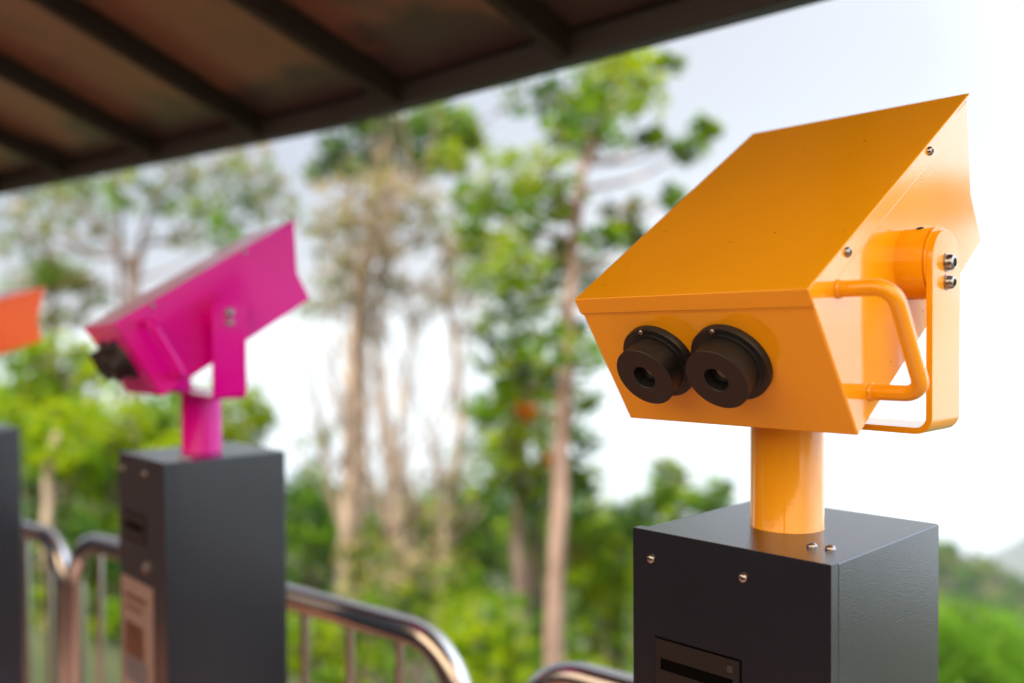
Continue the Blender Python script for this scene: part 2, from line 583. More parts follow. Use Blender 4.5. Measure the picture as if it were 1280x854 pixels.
viewer('bright yellow binoculars on a charcoal pillar, nearest and sharp in focus', (.2919, 1.0031), CAM_Z - .2195, .7957, .8179, .5722, .0146, YELLOW)
viewer('magenta pink binoculars on a charcoal pillar with a round lock and notice', (-.6138, 1.8627), CAM_Z - .2531, .8286, .941, .5347, .0391, MAGENTA)
viewer('orange binoculars cut off by the left edge of the photo', (-1.59, 2.73), CAM_Z - .300, .81, .77, .29, 0, ORANGE)

# ------------------------------------------------------------------ railing
R0 = Vector((-.523, 2.166, 0))
RD = Vector((.78151, -.62389, 0))
RZ = CAM_Z - .63
def rail_panel(label, s0, s1, dz=0.0):
    RZ = CAM_Z - .63 + dz
    ctr = R0 + RD * ((s0 + s1) / 2)
    t = thing('railing_panel', label, 'railing', (ctr.x, ctr.y, 0), math.atan2(RD.y, RD.x), 'stainless railing panels')
    h = (s1 - s0) / 2
    rt = .0285
    pts = fillet([(-h, 0, 0), (-h, 0, RZ), (h, 0, RZ), (h, 0, 0)], .135, 12)
    MB().tube(pts, rt, 28).build('top_rail', STAINLESS, t, smooth=True)
    MB().tube([(-h, 0, .12), (h, 0, .12)], .018, 16).build('bottom_rail', STAINLESS, t, smooth=True)
    n = int(round((2 * h) / .152))
    for sx in (-h, h):
        MB().lathe([(.055, 0), (.055, .006), (.032, .010)], Matrix.Translation((sx, 0, 0)), 28).build('base_flange', STAINLESS, t, smooth=True)
    off = (.065 - (s0 + s1) / 2) % .152
    x = -h + ((off + h) % .152)
    while x < h - .06:
        if x > -h + .06:
            top = RZ if abs(x) < h - .135 else RZ - .135 + math.sqrt(max(0, .135 ** 2 - (abs(x) - h + .135) ** 2))
            MB().tube([(x, 0, .12), (x, 0, top - .006)], .0105, 14).build('baluster', STAINLESS, t, smooth=True)
        x += .152
    return t
rail_panel('stainless railing panel at the far left, behind the orange viewer', -2.65, -1.055, -.022)
rail_panel('stainless railing panel passing behind the magenta viewer pillar, rounded end in view', -.985, .535)
rail_panel('stainless railing panel whose arched corner rises beside the yellow viewer pillar', .695, 2.3)

# ------------------------------------------------------------------ shelter roof
EA, EB = Vector((.51399, 1.52058, 0)), Vector((-.4383, 2.49708, 0))
EC = Vector((-2.030, 3.768, 0))
EZ = CAM_Z + .51
d1, d2 = (EB - EA).normalized(), (EC - EB).normalized()
n1 = Vector((-d1.y, d1.x, 0))
n2 = Vector((-d2.y, d2.x, 0))
if n1.y > 0: n1.negate()
if n2.y > 0: n2.negate()
SL, DEPTH = R(20), 2.0
A0 = EA - d1 * .85
C0 = EC + d2 * .9
nb = (n1 + n2).normalized()
nb = nb / nb.dot(n1)
def up_slope(p, n, s):               # s metres in plan from the eave
    return Vector((p.x, p.y, EZ)) + n * s + Vector((0, 0, s * math.tan(SL)))
roof = thing('shelter_roof', 'low brown shelter roof on dark rafters, filling the top left corner', 'roof', (EB.x, EB.y, 0))
def rl(p):
    return p - Vector((EB.x, EB.y, 0))
BH = .052                            # eave beam section; roof sheet lies on the rafters above it
lift = Vector((0, 0, .050))
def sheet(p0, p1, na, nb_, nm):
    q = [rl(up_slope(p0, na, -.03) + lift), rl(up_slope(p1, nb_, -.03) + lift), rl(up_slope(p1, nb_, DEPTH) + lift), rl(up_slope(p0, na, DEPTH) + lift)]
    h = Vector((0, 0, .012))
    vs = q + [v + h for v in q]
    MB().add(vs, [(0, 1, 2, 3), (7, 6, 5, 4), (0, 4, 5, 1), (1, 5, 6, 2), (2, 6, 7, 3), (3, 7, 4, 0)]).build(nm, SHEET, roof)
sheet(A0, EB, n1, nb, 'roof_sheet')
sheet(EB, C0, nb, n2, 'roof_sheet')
def bar(a, b, wid, z0, z1, nm, side):
    """rectangular bar from a to b; side = horizontal width direction, from 0 to wid"""
    side = side.normalized()
    vs = []
    for p in (a, b):
        for s, z in ((0, z0), (wid, z0), (wid, z1), (0, z1)):
            vs.append(rl(p + side * s + Vector((0, 0, z))))
    MB().add(vs, [(0, 1, 2, 3), (7, 6, 5, 4), (0, 4, 5, 1), (1, 5, 6, 2), (2, 6, 7, 3), (3, 7, 4, 0)]).build(nm, RAFTER, roof, bevel=.003)
Z3 = Vector((0, 0, EZ))
bar(A0 + Z3, EB + Z3, .05, 0, BH, 'eave_beam', n1)
bar(EB + Z3, C0 + Z3, .05, 0, BH, 'eave_beam', n2)
raf = [(EA + d1 * e, d1, n1) for e in (-.54, 0, .535, 1.075)]
raf += [(EB + d2 * e, d2, n2) for e in (.30, .83, 1.40, 1.95, 2.5)]
for p, d, n in raf:
    a, b = up_slope(p, n, .048), up_slope(p, n, DEPTH)
    bar(a - d * .016, b - d * .016, .032, -.014, .0495, 'rafter', d)
for s in (1.2, 1.93):            # cross purlins up the slope
    lo = Vector((0, 0, -.002))
    bar(up_slope(A0, n1, s) + lo, up_slope(EB, nb, s) + lo, .04, 0, .0495, 'purlin', n1)
    bar(up_slope(EB, nb, s) + lo, up_slope(C0, n2, s) + lo, .04, 0, .0495, 'purlin', n2)
# posts that carry the roof, behind the photographer
for p, n in ((A0 + d1 * .1, n1), (EB + d2 * 1.4, n2)):
    q = up_slope(p, n, 1.9)
    z = q.z
    q = rl(q)
    MB().box((q.x - .05, q.y - .05, 0), (q.x + .05, q.y + .05, z - .01)).build('post', RAFTER, roof, bevel=.004)

# unseen dark wall added on the left to shade the viewers
def wall_piece(a, b, n, top0, top1):
    aa, bb = rl(a), rl(b)
    n = n * .12
    vs = [(aa.x, aa.y, 0), (bb.x, bb.y, 0), (bb.x + n.x, bb.y + n.y, 0), (aa.x + n.x, aa.y + n.y, 0)]
    vs += [(x, y, top0 if k in (0, 3) else top1) for k, (x, y, _) in enumerate(vs)]
    MB().add(vs, [(0, 1, 2, 3), (7, 6, 5, 4), (0, 4, 5, 1), (1, 5, 6, 2), (2, 6, 7, 3), (3, 7, 4, 0)]).build('shade_wall', WALLM, roof)
wb_ = up_slope(C0, n2, 1.97)
we = up_slope(C0, n2, .5)
wall_piece(we, up_slope(C0, n2, 3.4), -d2, we.z - .01, wb_.z - .02)

gw = thing('blocker_wall', 'long unseen brown wall added behind the camera to darken reflections', 'wall', (EB.x + nb.x * 3.6, EB.y + nb.y * 3.6, 0))
gv = MB()  # unseen wall, added and sized to darken reflections in the viewers
pts_ = [up_slope(EA - d1 * 8, n1, 3.6), up_slope(EB, nb, 3.6), up_slope(C0, n2, 3.6)]
go_ = Vector((EB.x + nb.x * 3.6, EB.y + nb.y * 3.6, 0))
for a, b, n in ((pts_[0], pts_[1], n1), (pts_[1], pts_[2], n2)):
    q = [Vector((a.x, a.y, -.25)), Vector((b.x, b.y, -.25)), Vector((b.x, b.y, -.25)) + n * .15, Vector((a.x, a.y, -.25)) + n * .15]
    q = [p - go_ for p in q]
    vs = q + [p + Vector((0, 0, 2.3)) for p in q]
    gv.add(vs, [(0, 1, 2, 3), (7, 6, 5, 4), (0, 4, 5, 1), (1, 5, 6, 2), (2, 6, 7, 3), (3, 7, 4, 0)])
gv.build('blocker_body', WALLM, gw)

# ------------------------------------------------------------------ ground
def kind(o, k):
    o['kind'] = k
    return o
nR = Vector((.62389, .78151, 0))
s_r = R0.dot(nR)
dk = MB()
dA, dB = R0 + RD * 5.0 + nR * .22, R0 - RD * 5.5 + nR * .22
dC, dD = dB - nR * 7.5, dA - nR * 7.5
vs = [(p.x, p.y, -.2) for p in (dA, dB, dC, dD)] + [(p.x, p.y, 0) for p in (dA, dB, dC, dD)]
dk.add(vs, [(0, 1, 2, 3), (7, 6, 5, 4), (0, 4, 5, 1), (1, 5, 6, 2), (2, 6, 7, 3), (3, 7, 4, 0)])
kind(dk.build('deck', DECK), 'structure')

def terrain(x, y):
    s = x * nR.x + y * nR.y - s_r - .4
    z = -.25 - .44 * np.maximum(s, 0) + .03 * np.minimum(s, 0)
    z = np.where(z < -60, -60 + (z + 60) * .62, z)
    return np.maximum(z, -1190)
rr = np.concatenate([[0], np.geomspace(2.2, 4200, 84)])
na = 168
vs = [(0, 0, float(terrain(np.array(0.), np.array(0.))) - .05)]
for r in rr[1:]:
    a = np.arange(na) / na * 2 * math.pi
    x, y = r * np.cos(a), r * np.sin(a)
    z = terrain(x, y) + (np.sin(x * .7 / (1 + r * .05)) * np.cos(y * .6 / (1 + r * .05))) * min(.02 * r, 4) * (r > 6)
    z = np.minimum(z, -.23)
    vs += list(zip(x.tolist(), y.tolist(), z.tolist()))
fs = [(0, 1 + i, 1 + (i + 1) % na) for i in range(na)]
for j in range(len(rr) - 2):
    for i in range(na):
        k = (i + 1) % na
        fs.append((1 + j * na + i, 1 + j * na + na + i, 1 + j * na + na + k, 1 + j * na + k))
kind(mesh_obj('hillside', vs, fs, GROUND, smooth=True, angle=180), 'structure')

def hill(name, mat, dist, thick, prof, base, seed, rough):
    """a ridge: crest heights given over photo columns, with its own body and slopes"""
    r = np.random.default_rng(seed)
    cols, rows = 130, 26
    px = np.linspace(prof[0][0], prof[-1][0], cols)
    py = np.interp(px, [p[0] for p in prof], [p[1] for p in prof])
    ph = r.uniform(0, 6.28, 8)
    vs = []
    for j in range(rows):
        t = j / (rows - 1) * 2 - 1
        for i in range(cols):
            dd = dist + t * thick
            crest = at(px[i], py[i], dist)
            q = at(px[i], py[i], dd)
            hgt = (crest.z - base) * max(0, 1 - abs(t)) ** .8
            bump = sum(math.sin(px[i] * (.05 * (k + 1)) + ph[k] + t * (3 + k)) / (k + 1) for k in range(8))
            vs.append((q.x, q.y, base + hgt + bump * rough * (1 - abs(t)) + r.uniform(-1, 1) * rough * .5 * (1 - abs(t))))
    fs = [(j * cols + i, j * cols + i + 1, (j + 1) * cols + i + 1, (j + 1) * cols + i) for j in range(rows - 1) for i in range(cols - 1)]
    return kind(mesh_obj(name, vs, fs, mat, smooth=True, angle=180), 'structure')
hill('ridge', RIDGE, 230, 90, [(820, 800), (1000, 745), (1120, 690), (1175, 676), (1205, 680), (1240, 706), (1290, 728), (1400, 760), (1700, 800)], -120, 3, 1.1)
hill('far_hills', FARHILL, 1500, 500, [(900, 720), (1080, 708), (1180, 706), (1225, 694), (1255, 676), (1300, 664), (1380, 654), (1500, 664), (1800, 720)], -560, 5, 6)

# ------------------------------------------------------------------ vegetation
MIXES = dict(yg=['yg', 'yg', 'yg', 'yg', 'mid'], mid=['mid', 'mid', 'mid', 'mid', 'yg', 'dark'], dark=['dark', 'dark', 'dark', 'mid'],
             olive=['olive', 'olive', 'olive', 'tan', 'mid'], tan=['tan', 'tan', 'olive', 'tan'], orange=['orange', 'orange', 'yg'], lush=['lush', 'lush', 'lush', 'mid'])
def leaves(clumps, size, dens=1.0):
    """clumps: (centre, radius, colour key[, flatten, density]); -> verts, material ids, keys"""
    keys = []
    V, MI = [], []
    for cl in clumps:
        c, r, key = cl[0], cl[1], cl[2]
        flat = cl[3] if len(cl) > 3 else .85
        dn = cl[4] if len(cl) > 4 else 1.0
        nsp = max(6, int(34 * dens * dn))
        size_ = size * .8
        nlf = int(min(80, max(10, 25 * (r / size / 4.0) ** 1.2)))
        sp = rng.normal(size=(nsp, 3))
        sp /= np.linalg.norm(sp, axis=1, keepdims=True)
        sp *= (rng.uniform(.05, 1, (nsp, 1)) ** .45) * r * 1.3
        sp[:, 2] *= flat
        for k in range(nsp):
            mk = MIXES[key][int(rng.integers(len(MIXES[key])))]
            if mk not in keys:
                keys.append(mk)
            n = max(4, int(nlf * rng.uniform(.5, 1.5)))
            pts = sp[k] + rng.normal(size=(n, 3)) * r * np.array([.18, .18, .13]) * rng.uniform(.7, 1.4) + np.array(c)
            nor = rng.normal(size=(n, 3)) * .75 + np.array([0, 0, .75])
            nor /= np.linalg.norm(nor, axis=1, keepdims=True)
            ax = rng.normal(size=(n, 3))
            ax -= nor * (ax * nor).sum(1, keepdims=True)
            ax /= np.linalg.norm(ax, axis=1, keepdims=True)
            bx = np.cross(nor, ax)
            L = size_ * rng.uniform(.55, 1.2, (n, 1))
            q = np.stack([pts - ax * L * .5, pts + bx * L * .27 - ax * L * .05 + nor * L * .06, pts + ax * L * .5, pts - bx * L * .27 - ax * L * .05 + nor * L * .06], 1)
            V.append(q.reshape(-1, 3))
            MI.append(np.full(n, keys.index(mk), dtype=np.int32))
    return np.concatenate(V), np.concatenate(MI), keys

def leaf_object(name, clumps, size, parent=None, dens=1.0):
    V, MI, keys = leaves(clumps, size, dens)
    nf = len(MI)
    me = bpy.data.meshes.new(name)
    me.vertices.add(len(V))
    me.vertices.foreach_set('co', V.astype(np.float32).ravel())
    me.loops.add(nf * 4)
    me.loops.foreach_set('vertex_index', np.arange(nf * 4, dtype=np.int32))
    me.polygons.add(nf)
    me.polygons.foreach_set('loop_start', np.arange(nf, dtype=np.int32) * 4)
    for k in keys:
        me.materials.append(LEAF[k])
    me.polygons.foreach_set('material_index', MI)
    me.update(calc_edges=True)
    o = bpy.data.objects.new(name, me)
    return link(o, parent)

def tz(x, y):
    return float(terrain(np.array(x), np.array(y)))

def wob(pts, amt, n=4):
    """smooth, slightly irregular polyline through pts"""
    pts = [Vector(p) for p in pts]
    out = []
    for i in range(len(pts) - 1):
        a, b = pts[i], pts[i + 1]
        p0 = pts[max(i - 1, 0)]
        p3 = pts[min(i + 2, len(pts) - 1)]
        for k in range(n):
            t = k / n
            q = .5 * ((2 * a) + (b - p0) * t + (2 * p0 - 5 * a + 4 * b - p3) * t * t + (3 * a - p0 - 3 * b + p3) * t ** 3)
            if 0 < i * n + k:
                q = q + Vector((random.uniform(-amt, amt), random.uniform(-amt, amt), 0))
            out.append(q)
    out.append(pts[-1])
    return out

def tree(name, label, trunks, clumps, size, barkm, group=None, cat='tree', dens=1.0, limbs=True, twigs=0):
    """trunks: list of (list of (px,py,depth), r_bottom_px, r_top_px); clumps: (px, py, r_px, key, ddepth[, flat])"""
    dep0 = trunks[0][0][0][2]
    base = at(*trunks[0][0][0])
    gz = tz(base.x, base.y)
    t = thing(name, label, cat, (base.x, base.y, gz), 0, group)
    org = Vector((base.x, base.y, gz))
    tb = MB()
    axis = []
    for pts, rb, rt in trunks:
        P = [at(*p) for p in pts]
        b0 = P[0].copy()
        g0 = tz(b0.x, b0.y) - .1
        if b0.z > g0 + .05:
            P = [Vector((b0.x, b0.y, g0))] + P
        P = [p - org for p in P]
        L = wob(P, .012 * dep0 / 9)
        n = len(L)
        rad = [(rb + (rt - rb) * (i / (n - 1)) ** .8) * dep0 / FPX for i in range(n)]
        rad[0] *= 1.25
        tb.tube(L, rad, 12)
        axis += [(p, r) for p, r in zip(L, rad)]
    cl = []
    for c in clumps:
        px, py, rp, key, dd = c[:5]
        d = dep0 + dd
        p = at(px, py, d) - org
        r = rp * d / FPX
        cl.append((p, r, key) + tuple(c[5:]))
        if limbs:
            best = min(axis, key=lambda a: (a[0] - p).length + max(0, a[0].z - p.z + .3 * (a[0] - p).length) * 2.0)
            a, ra = best
            mid = (a + p) / 2 + Vector((random.uniform(-.1, .1), random.uniform(-.1, .1), -.08)) * (p - a).length
            Lb = wob([a, mid, p], .01, 4)
            r0 = min(ra * .6, .012 + .018 * (p - a).length)
            tb.tube(Lb, [r0 + (.008 - r0) * i / (len(Lb) - 1) for i in range(len(Lb))], 7)
            for k in range(3 + twigs):
                e = p + Vector((random.gauss(0, 1), random.gauss(0, 1), random.gauss(.35, .7))) * r * .62
                s = Lb[-2] if k % 2 else Lb[-1]
                tb.tube(wob([s, (s + e) / 2 + Vector((0, 0, .05 * r)), e], .01, 2), [.012 * dep0 / 9, .009 * dep0 / 9, .008 * dep0 / 9, .006 * dep0 / 9, .003], 5)
    for k in range(twigs * 9):
        a, ra = axis[random.randrange(len(axis) // 6, len(axis))]
        h = random.uniform(.6, 2.0)
        e = a + Vector((random.gauss(0, .38), random.gauss(0, .38), 1)) * h
        m = (a + e) / 2 + Vector((random.gauss(0, .09), random.gauss(0, .09), -.05)) * h
        r0 = min(ra * .55, .02)
        L = wob([a, m, e], .015, 4)
        tb.tube(L, [r0 + (.004 - r0) * i / (len(L) - 1) for i in range(len(L))], 6)
        for q in range(3):
            b0 = L[random.randrange(3, len(L))]
            tb.tube([b0, b0 + Vector((random.gauss(0, .25), random.gauss(0, .25), .35)) * random.uniform(.4, 1.1)], [.008, .003], 5)
    tb.build('trunk', barkm, t, smooth=True, angle=180)
    leaf_object('crown', cl, size, t, dens)
    return t

def shrub(name, label, clumps, size, dep, group=None, stem_bark=None, dens=1.0, cat='shrub'):
    """clumps (px,py,r_px,key,ddepth)"""
    xs = sum(c[0] for c in clumps) / len(clumps)
    ys = max(c[1] for c in clumps)
    b = at(xs, ys, dep)
    gz = tz(b.x, b.y)
    t = thing(name, label, cat, (b.x, b.y, gz), 0, group)
    org = Vector((b.x, b.y, gz))
    sb = MB()
    cl = []
    for c in clumps:
        d = dep + c[4]
        p = at(c[0], c[1], d) - org
        r = c[2] * d / FPX
        cl.append((p, r, c[3]) + tuple(c[5:]))
        f = Vector((random.uniform(-.15, .15), random.uniform(-.15, .15), -.1))
        L = wob([f, f + (p - f) * .5 + Vector((0, 0, .1)), p], .02, 4)
        sb.tube(L, [.05 - .035 * i / (len(L) - 1) for i in range(len(L))], 7)
    sb.build('stem', stem_bark or BARK_DARK, t, smooth=True, angle=180)
    leaf_object('foliage', cl, size, t, dens)
    return t

# slim tall tree left of the yellow viewer
tree('slim_tree', 'tall slim tree with pinkish trunk and bright green tufts, left of the yellow viewer',
     [([(694, 850, 9), (694, 740, 9), (700, 600, 9), (708, 470, 9.05), (712, 380, 9.1), (718, 300, 9.1), (728, 220, 9.1), (752, 165, 9.15), (775, 110, 9.2)], 15, 4)],
     [(770, 98, 40, 'yg', .1), (802, 112, 30, 'yg', -.2), (742, 100, 34, 'mid', .4), (730, 135, 32, 'mid', .5), (752, 150, 36, 'mid', -.3), (722, 180, 28, 'olive', .3), (790, 75, 26, 'yg', .2),
      (862, 186, 22, 'mid', .2), (884, 162, 14, 'mid', .3), (815, 172, 15, 'mid', 0), (838, 78, 16, 'mid', .4),
      (640, 220, 38, 'yg', .2), (682, 212, 34, 'yg', -.3), (618, 262, 32, 'mid', .5), (662, 262, 34, 'mid', 0), (700, 250, 26, 'mid', .4),
      (780, 270, 24, 'olive', .1), (798, 298, 18, 'mid', .3), (756, 300, 20, 'mid', -.2), (838, 250, 14, 'mid', .2),
      (615, 340, 36, 'mid', .5), (655, 330, 34, 'yg', -.2), (680, 372, 36, 'mid', .1), (640, 395, 36, 'mid', .6), (690, 430, 30, 'mid', -.3), (736, 350, 26, 'mid', .5),
      (740, 440, 26, 'mid', .2), (665, 455, 34, 'mid', .5, .85, .7), (722, 500, 24, 'mid', .5), (620, 440, 26, 'dark', .8), (600, 300, 24, 'mid', .6), (640, 300, 26, 'yg', .2), (650, 430, 26, 'mid', .2), (700, 320, 22, 'mid', .3), (715, 410, 22, 'dark', .5), (690, 475, 26, 'mid', .3), (640, 475, 24, 'mid', .6), (590, 250, 22, 'mid', .7), (700, 160, 22, 'mid', .4), (690, 120, 22, 'dark', .8)],
     .125, BARK_PINK, dens=.85)
# shorter leafy tree with two dark stems
tree('leafy_tree', 'shorter leafy green tree with orange young leaves and two dark stems, beside the slim trunk',
     [([(655, 850, 11), (652, 760, 11), (648, 680, 11), (650, 600, 11), (655, 530, 11)], 15, 6), ([(640, 855, 11.1), (664, 740, 11.2), (672, 640, 11.2), (676, 570, 11.2)], 11, 5)],
     [(640, 515, 40, 'mid', -.2), (672, 505, 34, 'yg', .1), (622, 548, 34, 'mid', .4), (655, 555, 40, 'yg', -.5), (694, 572, 13, 'orange', -.7, .8, .6), (655, 517, 10, 'orange', -.8, .8, .5), (662, 600, 38, 'mid', .3), (705, 600, 30, 'dark', .5),
      (715, 550, 26, 'dark', .6), (625, 600, 32, 'mid', .2), (690, 625, 30, 'mid', -.2), (645, 490, 24, 'yg', -.3), (730, 605, 22, 'mid', .5), (600, 520, 18, 'mid', .5)],
     .15, BARK_DARK, dens=1.0)
# three pale bare-looking trees in the middle
tree('pale_tree', 'pale leaning tree with twiggy tan crown, leftmost of the three beside the magenta viewer',
     [([(432, 760, 12), (434, 650, 12), (436, 540, 12), (440, 440, 12), (445, 360, 12.1), (438, 290, 12.1)], 13, 3), ([(470, 770, 12.2), (438, 690, 12.1), (410, 600, 12), (400, 520, 12)], 7, 2)],
     [(425, 330, 40, 'olive', 0, .9, .45), (452, 285, 42, 'tan', .3, .9, .45), (405, 380, 26, 'olive', .2, .9, .5), (440, 240, 36, 'tan', -.3, .9, .5), (462, 350, 34, 'tan', .2, .9, .42), (405, 290, 28, 'olive', .1, .9, .42), (410, 560, 30, 'olive', 0, .9, .4)],
     .12, BARK_PALE, twigs=5, group=None)
tree('pale_tree', 'pale tree splitting low into a fan of thin stems, middle of the three',
     [([(500, 775, 12.5), (497, 680, 12.5), (492, 600, 12.5), (480, 520, 12.5), (470, 440, 12.5), (476, 360, 12.5), (490, 270, 12.5)], 13, 3), ([(505, 775, 12.6), (515, 660, 12.6), (500, 580, 12.5), (505, 480, 12.5), (520, 400, 12.6)], 8, 2),
      ([(503, 775, 12.4), (480, 640, 12.4), (455, 580, 12.4), (450, 500, 12.4)], 7, 2)],
     [(490, 250, 44, 'tan', 0, .9, .5), (520, 300, 40, 'tan', .3, .9, .45), (475, 320, 40, 'tan', -.2, .9, .45), (500, 370, 34, 'tan', .2, .9, .5), (530, 255, 28, 'olive', .3, .9, .45), (465, 220, 26, 'olive', .3, .9, .5), (455, 400, 28, 'tan', 0, .9, .4), (520, 640, 40, 'olive', .2, .9, .35), (470, 640, 36, 'olive', .2, .9, .35)],
     .12, BARK_PALE, twigs=5)
tree('pale_tree', 'pale thin tree with sparse crown, rightmost of the three, left of the leafy tree',
     [([(556, 790, 13), (552, 700, 13), (562, 620, 13), (575, 540, 13), (572, 460, 13), (560, 380, 13), (556, 310, 13)], 11, 3), ([(552, 790, 13.1), (540, 680, 13.1), (548, 600, 13), (530, 520, 13)], 8, 2)],
     [(560, 320, 36, 'tan', 0, .9, .42), (585, 365, 34, 'olive', .2, .9, .42), (545, 370, 30, 'tan', -.2, .9, .5), (590, 410, 26, 'olive', .3, .9, .5), (550, 280, 24, 'mid', .2, .9, .42), (575, 600, 34, 'olive', .2, .9, .35), (540, 610, 34, 'tan', 0, .9, .35)],
     .12, BARK_PALE, twigs=5)
# tall tree whose dark top shows right under the eave
tree('tall_tree', 'tall tree whose dark green top hangs just under the roof edge',
     [([(455, 800, 16), (450, 600, 16), (452, 420, 16), (462, 280, 16), (485, 170, 16)], 13, 5)],
     [(430, 195, 30, 'dark', 0), (462, 175, 34, 'dark', .4), (500, 165, 34, 'dark', -.3), (545, 168, 30, 'mid', .3), (572, 160, 24, 'mid', 0), (590, 180, 15, 'olive', .3), (410, 215, 22, 'dark', .2), (520, 205, 22, 'dark', 0), (550, 200, 24, 'yg', -.3), (480, 215, 18, 'dark', .3), (530, 140, 30, 'mid', .5), (455, 145, 30, 'dark', 0), (570, 205, 14, 'mid', .2), (650, 120, 24, 'dark', 2, .8, .5)],
     .2, BARK_DARK)
# spreading feathery tree on the left
tree('spreading_tree', 'feathery spreading tree with dark forking limbs, behind the magenta viewer',
     [([(178, 640, 17), (172, 520, 17), (166, 420, 17), (166, 365, 17)], 10, 7), ([(166, 368, 17), (150, 320, 17), (110, 270, 17), (70, 240, 17)], 6, 2), ([(166, 368, 17), (175, 310, 17), (190, 260, 17), (225, 220, 17)], 6, 2),
      ([(170, 350, 17), (215, 300, 17.3), (265, 255, 17.3)], 5, 2), ([(150, 320, 17), (150, 260, 16.7), (140, 215, 16.7)], 4, 2), ([(166, 365, 17), (120, 320, 16.6), (60, 290, 16.6)], 5, 2)],
     [(25, 245, 36, 'olive', 0, .9, .75), (75, 215, 36, 'olive', .6, .9, .75), (130, 205, 36, 'mid', .3, .9, .75), (190, 200, 36, 'olive', 0, .9, .75), (240, 205, 38, 'olive', .5, .9, .75), (295, 215, 38, 'olive', 0, .9, .75), (60, 275, 30, 'olive', -.5, .9, .65), (105, 255, 32, 'olive', .2, .9, .65),
      (255, 250, 34, 'mid', 0, .9, .75), (280, 292, 22, 'lush', -.4, .9, .9), (215, 265, 30, 'olive', .5, .9, .6), (330, 232, 34, 'olive', .6, .9, .75), (12, 300, 26, 'olive', 0, .9, .65), (150, 240, 30, 'mid', -.5, .9, .6), (345, 265, 24, 'olive', .3, .9, .6), (30, 205, 30, 'mid', .8, .9, .75), (130, 290, 24, 'olive', .6, .9, .45), (310, 270, 26, 'mid', .6, .9, .6), (45, 320, 24, 'olive', .3, .9, .6), (240, 300, 24, 'olive', .3, .9, .45), (95, 305, 22, 'olive', 0, .9, .45)],
     .15, BARK_DARK)
tree('round_tree', 'small round crowned olive tree above the orange viewer',
     [([(64, 560, 19), (62, 480, 19), (64, 420, 19), (66, 370, 19)], 7, 4)],
     [(45, 352, 26, 'olive', 0, .5), (80, 346, 28, 'olive', .3, .5), (102, 356, 18, 'olive', 0, .5), (30, 362, 18, 'olive', .3, .5), (66, 336, 22, 'mid', 0, .5), (75, 395, 26, 'olive', 0, .8, .5), (40, 405, 28, 'olive', .3, .8, .5), (105, 410, 24, 'olive', .2, .8, .4), (10, 385, 24, 'olive', 0, .8, .5), (120, 380, 16, 'olive', 0, .8, .4)],
     .17, BARK_DARK)
# tree below the eyepieces of the yellow viewer
tree('hillside_tree', 'rounded green tree on the slope, behind the yellow viewer pillar',
     [([(850, 760, 16), (850, 690, 16), (848, 640, 16)], 8, 4)],
     [(850, 612, 32, 'mid', 0), (815, 632, 26, 'mid', .3), (885, 628, 22, 'mid', 0), (836, 594, 20, 'olive', .2), (800, 655, 30, 'dark', .3), (848, 655, 34, 'mid', .2), (905, 612, 12, 'mid', .2), (900, 650, 30, 'dark', .4), (780, 650, 22, 'mid', .5)],
     .17, BARK_DARK)

SG = None
# left bushes under the orange and magenta viewers
shrub('shrub', 'yellow green bush between the orange and magenta viewers', [(140, 530, 44, 'yg', 0), (175, 545, 40, 'yg', .3), (110, 560, 40, 'mid', .3), (150, 590, 46, 'mid', .2), (200, 520, 34, 'mid', .5), (205, 580, 36, 'yg', -.2), (130, 630, 44, 'dark', .2)], .13, 9)
shrub('shrub', 'mid green bush just below the orange viewer', [(30, 480, 34, 'mid', .2), (65, 470, 32, 'olive', .4), (50, 520, 42, 'yg', 0), (90, 500, 36, 'mid', .3), (25, 545, 36, 'mid', .2), (80, 560, 40, 'yg', -.2), (55, 600, 44, 'dark', .3), (100, 450, 22, 'yg', .5), (20, 445, 26, 'mid', .4), (62, 440, 24, 'yg', .2), (125, 465, 24, 'yg', .3)], .13, 10.5)
shrub('shrub', 'leafy bush partly hidden by the magenta pole', [(250, 500, 34, 'mid', .3), (285, 520, 32, 'yg', 0), (235, 535, 34, 'mid', .2), (300, 545, 30, 'mid', .3), (310, 510, 22, 'yg', .2), (270, 560, 36, 'yg', 0), (330, 525, 14, 'mid', .2)], .12, 11)
tree('young_tree', 'young tree with pale bare trunk rising above the left railing', [([(58, 720, 8), (60, 640, 8), (62, 590, 8), (70, 540, 8)], 9, 5)], [(85, 560, 36, 'yg', .1), (45, 570, 32, 'mid', .3), (105, 590, 26, 'mid', .3), (70, 520, 30, 'yg', .2)], .12, BARK_PALE)
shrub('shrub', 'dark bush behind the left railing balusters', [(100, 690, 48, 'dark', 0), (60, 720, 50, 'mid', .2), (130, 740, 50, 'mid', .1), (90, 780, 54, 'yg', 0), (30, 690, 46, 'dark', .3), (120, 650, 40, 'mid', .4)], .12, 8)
# strip between the magenta pillar and the pale trees
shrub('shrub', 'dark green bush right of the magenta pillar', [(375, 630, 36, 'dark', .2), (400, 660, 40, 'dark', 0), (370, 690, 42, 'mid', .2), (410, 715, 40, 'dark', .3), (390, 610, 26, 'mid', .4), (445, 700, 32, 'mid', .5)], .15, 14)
shrub('shrub', 'yellow green bush seen through the middle railing balusters', [(385, 790, 44, 'yg', 0), (430, 800, 42, 'yg', .2), (470, 780, 38, 'mid', .3), (410, 840, 46, 'yg', 0), (480, 835, 44, 'mid', 0), (360, 820, 40, 'mid', .3)], .13, 10)
shrub('shrub', 'olive scrub at the feet of the pale trees', [(460, 700, 34, 'olive', .2), (500, 720, 36, 'tan', 0), (545, 715, 34, 'olive', .3), (520, 755, 40, 'mid', 0), (560, 760, 36, 'yg', 0), (450, 745, 34, 'olive', 0), (590, 735, 28, 'mid', .3)], .12, 11.5, dens=.8)
